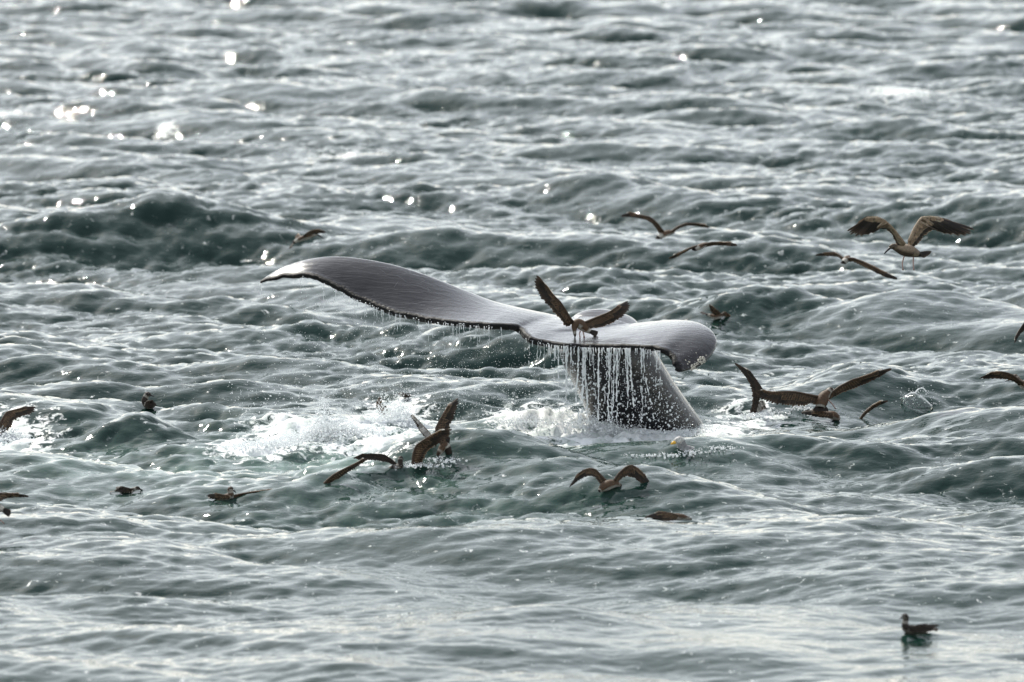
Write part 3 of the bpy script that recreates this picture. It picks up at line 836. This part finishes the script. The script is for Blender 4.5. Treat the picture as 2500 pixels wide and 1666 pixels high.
bird('brown shearwater settling on dark water behind the barnacled fluke tip', 'shearwater', water=(1748, 781), rump=(.82, .92), capend=.12,
     spine=[(1768, 770, .02, 3), (1763, 769, .02, 4.5), (1756, 772, 0, 7), (1746, 774, 0, 7), (1734, 771, 0, 5), (1724, 768, 0, 3)],
     tail=((1728, 768, 0), (1709, 761, .03), (1714, 768, -.02)),
     wings=[W(z3([(1760, 769), (1752, 759), (1744, 754), (1738, 751)], 0, -.08), z3([(1731, 744), (1732, 752), (1734, 759), (1738, 766), (1746, 771), (1756, 773)], -.14, 0), n=12, r=3),
            W(z3([(1762, 768), (1769, 762), (1776, 766), (1782, 773)], 0, .1), z3([(1790, 785), (1784, 783), (1776, 778), (1770, 774), (1763, 773)], .15, 0), n=12, r=3)])
bird('shearwater low over a wave with bowed wing, hooked dark bill and white throat', 'shearwater', Y=sea_hit(2480, 985).y - .5,
     spine=[(2473, 922, .04, 4), (2479, 920, .03, 7.5), (2486, 930, .02, 8), (2498, 940, 0, 12), (2520, 946, 0, 13), (2544, 952, 0, 8)], capend=.22,
     bill=[(2474, 925, .02, 2.4), (2464, 928, 0, 1.8), (2454, 931.5, -.02, .8)],
     wings=[W(z3([(2496, 936), (2474, 918), (2459, 911.5), (2443, 908), (2424, 910)], -.05, -.15),
              z3([(2390.8, 924.7), (2400, 925.5), (2420, 926), (2440, 926), (2459, 928), (2475, 933), (2490, 945)], -.2, -.03), r=4.5)])
bird('shearwater showing only a narrow dark down-curved wing tip above open water', 'dark', Y=55.0,
     spine=[(2556, 774, .1, 5), (2549, 774, .08, 8), (2540, 778, .05, 11), (2526, 784, 0, 11), (2514, 788, 0, 6)],
     wings=[W(z3([(2526, 772), (2512, 776), (2500, 791), (2488.6, 807), (2480, 823)], 0, -.1), z3([(2476.4, 839), (2479.5, 836), (2486, 824), (2494, 814), (2505, 806), (2522, 796)], -.15, 0), r=4)])
bird('diving shearwater, only its tall sickle shaped wing and pale underwing above water', 'dark', water=(1848, 1008),
     spine=[(1826, 1024, 0, 4), (1834, 1020, 0, 8), (1846, 1016, 0, 10), (1858, 1018, 0, 9), (1870, 1022, 0, 5)],
     wings=[W(z3([(1842, 1010), (1852, 972), (1861.5, 953), (1849, 933), (1832, 912)], -.02, -.06),
              z3([(1793, 887), (1805, 902), (1820, 921), (1828.5, 936), (1834, 954), (1837, 971), (1836, 987), (1830, 1008)], -.1, -.02), r=4),
            W(z3([(1842, 1010), (1850, 988), (1857, 979), (1863, 979)], .02, .06), z3([(1872, 1001), (1866, 1006), (1856, 1009), (1844, 1011)], .08, .02), under=True, n=12, r=2.5)])
bird('brown shearwater with wide spread wings treading over another bird, white rump, pink foot', 'shearwater', water=(2006, 1030), split=True, rump=(.86, .97), capend=.16, rings=22,
     spine=[(2032, 950, .06, 4), (2027, 952, .05, 7.5), (2021, 959, .04, 9.5), (2013, 967, .02, 14), (2007, 979, 0, 16.5), (2004, 990, -.03, 14), (2003, 996, -.04, 10)],
     bill=[(2034, 951, .07, 2), (2040, 954, .10, .8)], tail=((2004, 990, -.03), (1986, 1004, -.06), (2022, 1005, -.04)),
     legs=[[(2022, 976, -.02), (2032, 987, -.03), (2040, 999, -.03)]],
     wings=[W(z3([(2000, 970), (1967, 963), (1944, 958), (1926.8, 957), (1909.4, 957), (1885, 958), (1866, 957)], 0, -.12),
              z3([(1843, 956), (1846, 961), (1846.7, 969), (1856, 975), (1867.6, 981), (1885, 987), (1902.4, 989), (1923, 991), (1944, 993), (1961.7, 993), (1975, 987), (1994, 988)], -.2, -.02), n=26, r=4.5),
            W(z3([(2022, 966), (2048.8, 945), (2080, 928.4), (2109.8, 919.5), (2136, 912)], .04, .2),
              z3([(2178, 901), (2162, 912), (2136, 928), (2111.5, 939), (2092, 948), (2073, 954), (2055.8, 961), (2036, 972), (2022, 978)], .3, .03), n=24, r=4.5)])
bird('hunched brown shearwater half under water beneath the wide winged bird', 'shearwater', water=(2012, 1026), rump=(.9, .95), capend=.02,
     spine=[(2049, 1024, .02, 5), (2043, 1019, .01, 9), (2033, 1014, 0, 11.5), (2016, 1012, 0, 8.5), (1994, 1010, 0, 7), (1972, 1009, 0, 5), (1958, 1009, 0, 2.5)],
     wings=[W([(2030, 1010, -.04), (2008, 1007, -.06), (1990, 1005, -.05)], [(1956, 1008, 0), (1970, 1013, -.04), (1990, 1017, -.07), (2012, 1020, -.07), (2030, 1022, -.06)], n=10, r=2.5)])
bird('submerged bird showing one thin brown wing tip near a rocking glassy splash', 'shearwater', water=(2104, 1024),
     spine=[(2084, 1040, 0, 4), (2090, 1037, 0, 7), (2100, 1034, 0, 9), (2112, 1034, 0, 7), (2120, 1038, 0, 4)],
     wings=[W(z3([(2096, 1030), (2108, 1010), (2118, 1000.5), (2129, 991.5), (2145, 984)], 0, .08), z3([(2169.5, 979.4), (2155, 986), (2134, 997), (2119, 1009), (2108, 1020), (2104, 1031)], .14, .02), n=14, r=3)])
bird('brown shearwater half hidden in a burst of white spray', 'shearwater', water=(930, 1012), rump=(.9, .95),
     spine=[(924, 973, 0, 3.5), (927, 976, 0, 6), (925, 985, 0, 7), (928, 996, 0, 10), (933, 1007, 0, 9.5), (940, 1012, 0, 6)],
     wings=[W([(930, 992, -.06), (936, 990, -.07), (941, 992, -.06)], [(948, 1008, 0), (942, 1012, -.06), (932, 1012, -.08), (926, 1008, -.06)], n=8, r=2.5)])
bird('small blackish bird sitting beyond the spray, nearly hidden by droplets', 'dark', water=(986, 972), rump=(.9, .95),
     spine=[(972, 963, 0, 2), (978, 962, 0, 4), (984, 964, 0, 5.5), (992, 966, 0, 6), (1000, 967, 0, 3.5)],
     wings=[W([(984, 964, -.05), (991, 961, -.05), (996, 962, -.04)], [(1003, 969, 0), (996, 971, -.04), (988, 972, -.05), (982, 971, -.05)], n=8, r=2)])
bird('white gull head with yellow bill poking up behind a foamy crest', 'white', water=(1662, 1094), name='gull', capend=.3, rings=18,
     spine=[(1647, 1079, -.03, 4.5), (1651, 1077, -.02, 8.2), (1660, 1075.5, 0, 11.5), (1664.5, 1084, .01, 11.2), (1668, 1096, .02, 14), (1690, 1104, .05, 15), (1716, 1106, .08, 8)],
     bill=[(1648, 1080.5, -.03, 4.2), (1643, 1082, -.05, 3.8), (1638, 1085, -.06, 1.6)], billc=(.75, .42, .03), eye=(1651.5, 1074, -.11))
FLY = 'shearwaters flying low behind the whale'
bird('far shearwater banking with tail down beyond the long raised fluke', 'shearwater', Y=70.0, rump=(.72, .88), capend=.2,
     spine=[(776, 572, .0, 2.8), (771, 572, 0, 4.4), (760, 576, 0, 6.5), (746, 580, 0, 7.5), (731, 585, 0, 7), (721, 590, 0, 5), (716, 594, 0, 4)],
     bill=[(775, 573, 0, 2.2), (783, 578, .02, 1.8), (791, 583, .03, .7)], tail=((719, 591, 0), (705, 606, .05), (712, 607, -.05)), group=FLY,
     wings=[W(z3([(738, 580), (748, 571), (756, 565.5), (769, 563), (779, 563.8)], 0, -.3), z3([(795, 567), (782, 569), (768, 572), (752, 574.5), (736, 583)], -.4, 0), n=16, r=3),
            W(z3([(736, 582), (730, 577), (726, 575)], 0, .4), z3([(722, 577), (722, 581), (726, 585), (732, 586)], .6, .05), n=14, r=3)])
bird('far shearwater flying away with raised M shaped wings and pale rump', 'shearwater', Y=70.0, rump=(.70, .90), group=FLY,
     spine=[(1646, 568, .12, 3), (1641, 568, .1, 5), (1631, 569, .05, 8), (1620, 573, 0, 8.5), (1611, 578, -.04, 7), (1605, 581, -.06, 5)], tail=((1608, 579, -.05), (1600, 584, -.08), (1616, 585, -.08)),
     wings=[W(z3([(1620, 567), (1603, 545), (1587, 531), (1565, 526.5), (1541, 521)], 0, -.1), z3([(1516, 528.6), (1532.6, 530), (1554, 532), (1576, 536.7), (1590, 545), (1600.6, 557), (1610, 572)], -.15, 0), n=20, r=4),
            W(z3([(1634, 569), (1656.4, 553.4), (1676.8, 546), (1701, 546), (1717.6, 550)], .05, .2), z3([(1731, 556.6), (1717.6, 555), (1697, 552.5), (1676.8, 552), (1660.5, 558), (1646, 568), (1636, 573)], .25, .05), n=20, r=4)])
bird('far shearwater gliding with one wing level and the other dipped', 'shearwater', Y=64.0, rump=(.66, .88), group=FLY,
     spine=[(1732, 595, .1, 3), (1727, 596, .08, 4.6), (1717, 599, .04, 7), (1707, 604, 0, 7.5), (1699, 608, -.03, 5.5), (1694, 610, -.04, 4)], tail=((1698, 607, -.03), (1689, 611, -.05), (1700, 614, -.05)),
     wings=[W(z3([(1704, 601), (1692, 603.5), (1676.8, 609.5), (1656.4, 621)], 0, -.2), z3([(1631, 632), (1644, 631.5), (1656, 626), (1670, 619), (1684, 611), (1700, 606)], -.3, 0), n=18, r=3.5),
            W(z3([(1712, 599), (1738, 592.5), (1758, 592.5), (1778.8, 595)], 0, .2), z3([(1800, 599), (1788, 600.5), (1765, 599.5), (1745, 600), (1724, 605), (1712, 607)], .3, 0), n=18, r=3.5)])
bird('far shearwater skimming away below the gull with long drooped wing', 'shearwater', Y=64.0, rump=(.68, .9), group=FLY,
     spine=[(2074, 626, .12, 3), (2071, 628, .1, 5), (2067, 632, .04, 8), (2064, 636, 0, 8.5), (2061, 639, -.04, 6.5), (2059, 641, -.05, 4.5)], tail=((2061, 639, -.04), (2052, 643, -.06), (2064, 646, -.06)),
     wings=[W(z3([(2060, 633), (2048, 622), (2038, 617.5), (2018, 620)], 0, .2), z3([(1991, 623.5), (2008, 624.5), (2024, 625), (2040, 625.5), (2049, 630), (2056, 638)], .3, 0), n=18, r=3.5),
            W(z3([(2069, 631), (2083, 631), (2104, 639.5), (2130, 652.5), (2156, 668)], 0, -.15), z3([(2192, 682), (2176, 679.5), (2158, 674), (2134, 661.5), (2105, 647.5), (2084, 639.5), (2070, 640)], -.25, 0), n=18, r=3.5)])

# ------------------------------------------------------------------ falling water, spray and splashes
m = Mat('white water')
oc = m.coords('Object')
df = m.node('ShaderNodeBsdfDiffuse'); df.inputs['Color'].default_value = (.93, .95, .96, 1)
tl = m.node('ShaderNodeBsdfTranslucent'); tl.inputs['Color'].default_value = (.93, .95, .96, 1)
gl = m.node('ShaderNodeBsdfGlossy'); gl.inputs['Roughness'].default_value = 0.12
a1 = m.node('ShaderNodeMixShader'); a1.inputs[0].default_value = 0.5
a2 = m.node('ShaderNodeMixShader'); a2.inputs[0].default_value = 0.08
m.l.new(df.outputs[0], a1.inputs[1]); m.l.new(tl.outputs[0], a1.inputs[2])
m.l.new(a1.outputs[0], a2.inputs[1]); m.l.new(gl.outputs[0], a2.inputs[2])
m.l.new(a2.outputs[0], m.n['Material Output'].inputs['Surface'])
WW = m.m
m = Mat('clear water sheet')
m.p.inputs['Base Color'].default_value = (.80, .88, .86, 1)
m.p.inputs['Transmission Weight'].default_value = 0.85
m.p.inputs['IOR'].default_value = 1.33
m.p.inputs['Roughness'].default_value = 0.08
m.l.new(m.bump(m.noise(40.0, 3, 0.6, m.coords('Object')), 0.5, 0.006), m.p.inputs['Normal'])
CLEAR = m.m

t_ = (1 + 5 ** .5) / 2
ICO = unit(np.array([(-1, t_, 0), (1, t_, 0), (-1, -t_, 0), (1, -t_, 0), (0, -1, t_), (0, 1, t_), (0, -1, -t_), (0, 1, -t_), (t_, 0, -1), (t_, 0, 1), (-t_, 0, -1), (-t_, 0, 1)]))
ICOF = np.array([(0, 11, 5), (0, 5, 1), (0, 1, 7), (0, 7, 10), (0, 10, 11), (1, 5, 9), (5, 11, 4), (11, 10, 2), (10, 7, 6), (7, 1, 8), (3, 9, 4), (3, 4, 2), (3, 2, 6), (3, 6, 8), (3, 8, 9), (4, 9, 5), (2, 4, 11), (6, 2, 10), (8, 6, 7), (9, 8, 1)])
def drops(name, pos, rad, label, cat='water', stretch=None):
    pos, rad = np.asarray(pos, float), np.asarray(rad, float)
    n = len(pos)
    sc = rng.uniform(.75, 1.3, (n, 1, 3))
    if stretch is not None: sc[:, 0, 2] *= stretch
    v = (pos[:, None, :] + ICO[None] * rad[:, None, None] * sc).reshape(-1, 3)
    f = (ICOF[None] + (np.arange(n) * 12)[:, None, None]).reshape(-1, 3)
    org = pos.mean(0)
    me = np_mesh(name, v - org, None, f)
    me.materials.append(WW)
    o = link(bpy.data.objects.new(name, me))
    o.location = org
    return tag(o, label, cat, kind='stuff')
def pxcloud(n, x0, x1, y0, y1, d0, d1):
    x, y_, d = rng.uniform(x0, x1, n), rng.uniform(y0, y1, n), rng.uniform(d0, d1, n)
    return x, y_, d
def to3(x, y_, d): return np.array([A(a, b, c) for a, b, c in zip(x, y_, d)])
# trailing edge as px polyline with depth
EX = np.array([f_[3] for f_ in FLUKE], float); EY = np.array([f_[4] for f_ in FLUKE], float); ED = np.array([f_[5] for f_ in FLUKE], float)

# streams hanging from the trailing edge
so = Soup()
SAG = []
def stream(x, length, r0, depth_off=0.0, broken=0.35):
    ey, ed = np.interp(x, EX[:-4], EY[:-4]), np.interp(x, EX[:-4], ED[:-4])
    n = max(int(length / 5), 4)
    yy = np.linspace(0, length, n)
    wob = np.cumsum(rng.normal(0, 1.0, n)) * (yy / max(length, 1)) * 1.1 + rng.normal(0, .6, n)
    drift = rng.normal(0, 3.0) * (yy / 180.0)
    rad = r0 * (1.0 - 0.35 * yy / max(length, 1)) * rng.uniform(.3, 1.7, n)
    cut = rng.random(n) < broken * (yy / max(length, 1)) ** 1.3
    pts = to3(x + wob + drift, ey + 2 + yy, np.full(n, ed + depth_off) - 0.02 - 0.10 * yy / 180)
    i = 0
    while i < n - 1:
        j = i
        while j < n and not cut[j]: j += 1
        if j - i >= 2:
            rr_ = rad[i:j].copy(); rr_[-1] *= .35
            v, q, t, _ = tube(pts[i:j], rr_, 5)
            so.add(v, q, t)
        i = j + 1
    SAG.extend(pts[::2] + rng.normal(0, .008, (len(pts[::2]), 3)))
for x in np.concatenate([rng.uniform(1345, 1625, 16), rng.normal(1395, 8, 2), rng.normal(1425, 5, 2), rng.normal(1500, 12, 3), rng.normal(1535, 4, 2), rng.normal(1570, 5, 2)]):
    stream(x, rng.uniform(60, 195), rng.uniform(.0022, .0058))
for x in [1424, 1429, 1486, 1500, 1508, 1533, 1537, 1571, 1412, 1462]:
    stream(x, rng.uniform(170, 200), rng.uniform(.006, .0095), broken=.2)
for x in rng.uniform(1345, 1620, 70): stream(x, rng.uniform(8, 45), rng.uniform(.0025, .005))
for x in rng.uniform(1265, 1345, 16): stream(x, rng.uniform(10, 70), rng.uniform(.0015, .003), broken=.5)
for x in np.concatenate([rng.uniform(780, 1240, 80), rng.normal(870, 10, 8), rng.normal(975, 12, 8), rng.normal(1110, 20, 8)]):
    stream(x, rng.choice([rng.uniform(6, 25), rng.uniform(20, 75)]), rng.uniform(.0014, .0030), broken=.5)
for x in (634, 637, 733, 738): stream(x, rng.uniform(15, 40), .002, broken=.5)
st_o = so.build('water_streams', (0, 0, 0), WW)
tag(st_o, 'white strings of water pouring off the ragged fluke edge', 'water', kind='stuff')

SAG = np.array(SAG)[::2]
P_, R_ = [SAG], [rng.uniform(.002, .0055, len(SAG))]
def cloud(n, x0, x1, y0, y1, d0, d1, r0, r1, keep=None):
    x, y_, d = pxcloud(n, x0, x1, y0, y1, d0, d1)
    if keep is not None:
        k_ = rng.random(n) < keep(x, y_); x, y_, d = x[k_], y_[k_], d[k_]
    P_.append(to3(x, y_, d)); R_.append(r0 * (r1 / r0) ** (rng.random(len(x)) ** 2.2))
left = lambda x: np.interp(x, [1350, 1395, 1420, 1450], [855, 920, 985, 1040])
# curtain in front of the tail stock
cloud(2300, 1345, 1700, 862, 1060, -.9, -.15, .0022, .0105, lambda x, y_: np.clip((y_ - 840) / 110, .25, 1) * np.where(x > 1560 + (y_ - 860) * .75, .15, 1) * np.where(x < 1350 + (y_ - 860) * .55, .25, 1))
# fine rain under the left fluke
cloud(5200, 640, 1345, 690, 1000, -.5, .6, .0016, .0046, lambda x, y_: np.where(y_ > np.interp(x, EX[:12], EY[:12]) + 6, 1, 0) * np.clip((y_ - 680) / 260, .1, 1) * np.clip((x - 560) / 350, .15, 1))
cloud(1500, 560, 1330, 930, 1060, -.5, .6, .0025, .0075, lambda x, y_: np.clip((y_ - 900) / 130, .2, 1))
# right of the right tip
cloud(520, 1640, 1765, 890, 1050, -1.1, -.2, .0014, .004, lambda x, y_: np.clip(1.2 - np.abs(x - 1690 - (y_ - 900) * .25) / 60, 0, 1))
cloud(260, 300, 640, 930, 1080, -.6, .6, .002, .005, lambda x, y_: np.clip((x - 250) / 400, .1, 1))
drops('spray_drops', np.vstack(P_), np.concatenate(R_), 'fine white drops raining from the flukes over the sea', stretch=1.25)

# splashes thrown up from the surface
def splash(label, spots, n, seed=0):
    pos, rad = [], []
    for px_, py_, w, h, dens in spots:
        base = np.array(sea_hit(px_, py_))
        k = base[1] / FPX
        m_ = int(n * dens * 1.0)
        a = rng.normal(0, .42, m_)
        lobes = 0.45 + 0.55 * np.abs(np.sin(a * 3.3 + px_)) * rng.uniform(.6, 1, m_)
        top = h * np.exp(-a * a * 2.2) * lobes
        fz = rng.random(m_) ** 1.3
        x = base[0] + a * w * k * (1 + .35 * fz)
        z = base[2] + fz * top * k * 1.5 - .010
        y_ = base[1] + rng.normal(0, .13, m_)
        pos.append(np.stack([x, y_, z], 1))
        rad.append(np.interp(fz, [0, .25, 1], [.011, .007, .0028]) * rng.uniform(.3, 1.4, m_))
    return drops('splash', np.vstack(pos), np.concatenate(rad), label, stretch=1.0)
splash('bright white splash burst along the churned pale green water', [(790, 1056, 48, 82, 1.1), (838, 1056, 40, 58, .7), (745, 1070, 70, 30, .7), (680, 1082, 90, 18, .6), (600, 1090, 70, 10, .3), (900, 1052, 90, 16, .5)], 1300)
splash('white spray burst around the half hidden brown shearwater', [(955, 1026, 50, 76, 1.1), (985, 1033, 45, 52, .6), (915, 1030, 40, 34, .4)], 1000)
splash('white foam boiling around the base of the tail stock', [(1440, 1042, 60, 30, .9), (1500, 1052, 70, 20, .8), (1380, 1034, 70, 36, .8), (1290, 1026, 80, 18, .6), (1580, 1060, 70, 12, .6), (1660, 1058, 60, 12, .6), (1720, 1048, 50, 12, .4), (1240, 1030, 60, 14, .3)], 700)
splash('small white splash kicked up by the bird with the crooked wing', [(22, 1066, 45, 26, 1.0), (-5, 1068, 40, 30, .6), (50, 1072, 50, 14, .5)], 500)
splash('ragged white foam line along the crest by the gull head', [(1640, 1108, 60, 8, .7), (1700, 1100, 60, 9, .8), (1760, 1090, 60, 8, .6), (1590, 1110, 50, 6, .4), (1545, 1108, 40, 4, .2)], 230)
splash('white splash ring at the foot of the sickle shaped wing', [(1836, 1012, 34, 8, 1.0), (1880, 1006, 60, 7, .8), (1955, 995, 30, 18, .9)], 260)
splash('thin foam streak beside the plunging bird', [(1050, 1132, 50, 7, .8), (1090, 1120, 50, 8, .8), (1012, 1133, 30, 8, .4)], 260)

# the glassy splash dome on the right
gb = np.array(sea_hit(2242, 990)); gk = gb[1] / FPX
s2 = Soup()
nu, nv_ = 22, 9
v = []
for i in range(nv_):
    for j in range(nu):
        a, e = 2 * np.pi * j / nu, (i / (nv_ - 1)) * np.pi / 2
        rx = 36 * (1 - .35 * math.cos(a) * math.sin(e)) * math.cos(e) * (1 + .05 * math.sin(5 * a))
        v.append(gb + gk * np.array([rx * math.cos(a) - 10 * math.sin(e), 26 * math.cos(e) * math.sin(a), 31 * math.sin(e) * (1 + .06 * math.sin(3 * a)) - 3]))
s2.add(v, [(i * nu + j, i * nu + (j + 1) % nu, (i + 1) * nu + (j + 1) % nu, (i + 1) * nu + j) for i in range(nv_ - 1) for j in range(nu)])
dome = empty('water_dome', Vector(gb))
tag(dome, 'glassy dome of thrown water with a white rim beside the thin wing tip', 'splash', )
s2.build('water_film', gb, CLEAR, dome)
rim = polyline([(2204, 990, 0), (2212, 968, -.03), (2222, 960, -.05), (2234, 959, -.03), (2242, 950, -.01), (2251, 947, 0), (2258, 951, 0), (2261, 958, 0)], np.linspace(0, 1, 26))
rp = np.array([at(a, b, gb[1] + c) for a, b, c in rim]); s2 = Soup()
v, q, t, _ = tube(rp, rng.uniform(.004, .009, 26), 6); s2.add(v, q, t)
rim = polyline([(2234, 960, -.04), (2246, 967, -.06), (2258, 976, -.07), (2268, 985, -.06), (2276, 992, -.05)], np.linspace(0, 1, 18))
rp2 = np.array([at(a, b, gb[1] + c) for a, b, c in rim])
v, q, t, _ = tube(rp2, rng.uniform(.003, .007, 18), 6); s2.add(v, q, t)
s2.build('rim', gb, WW, dome)
n = 110
x, y_, d = rng.normal(2238, 26, n), 990 - np.abs(rng.normal(18, 18, n)), rng.normal(0, .08, n)
drops('splash_drops', np.array([at(a, b, gb[1] + c) for a, b, c in zip(x, y_, d)]), rng.uniform(.0025, .007, n), 'scattered white drops around the glassy splash dome')
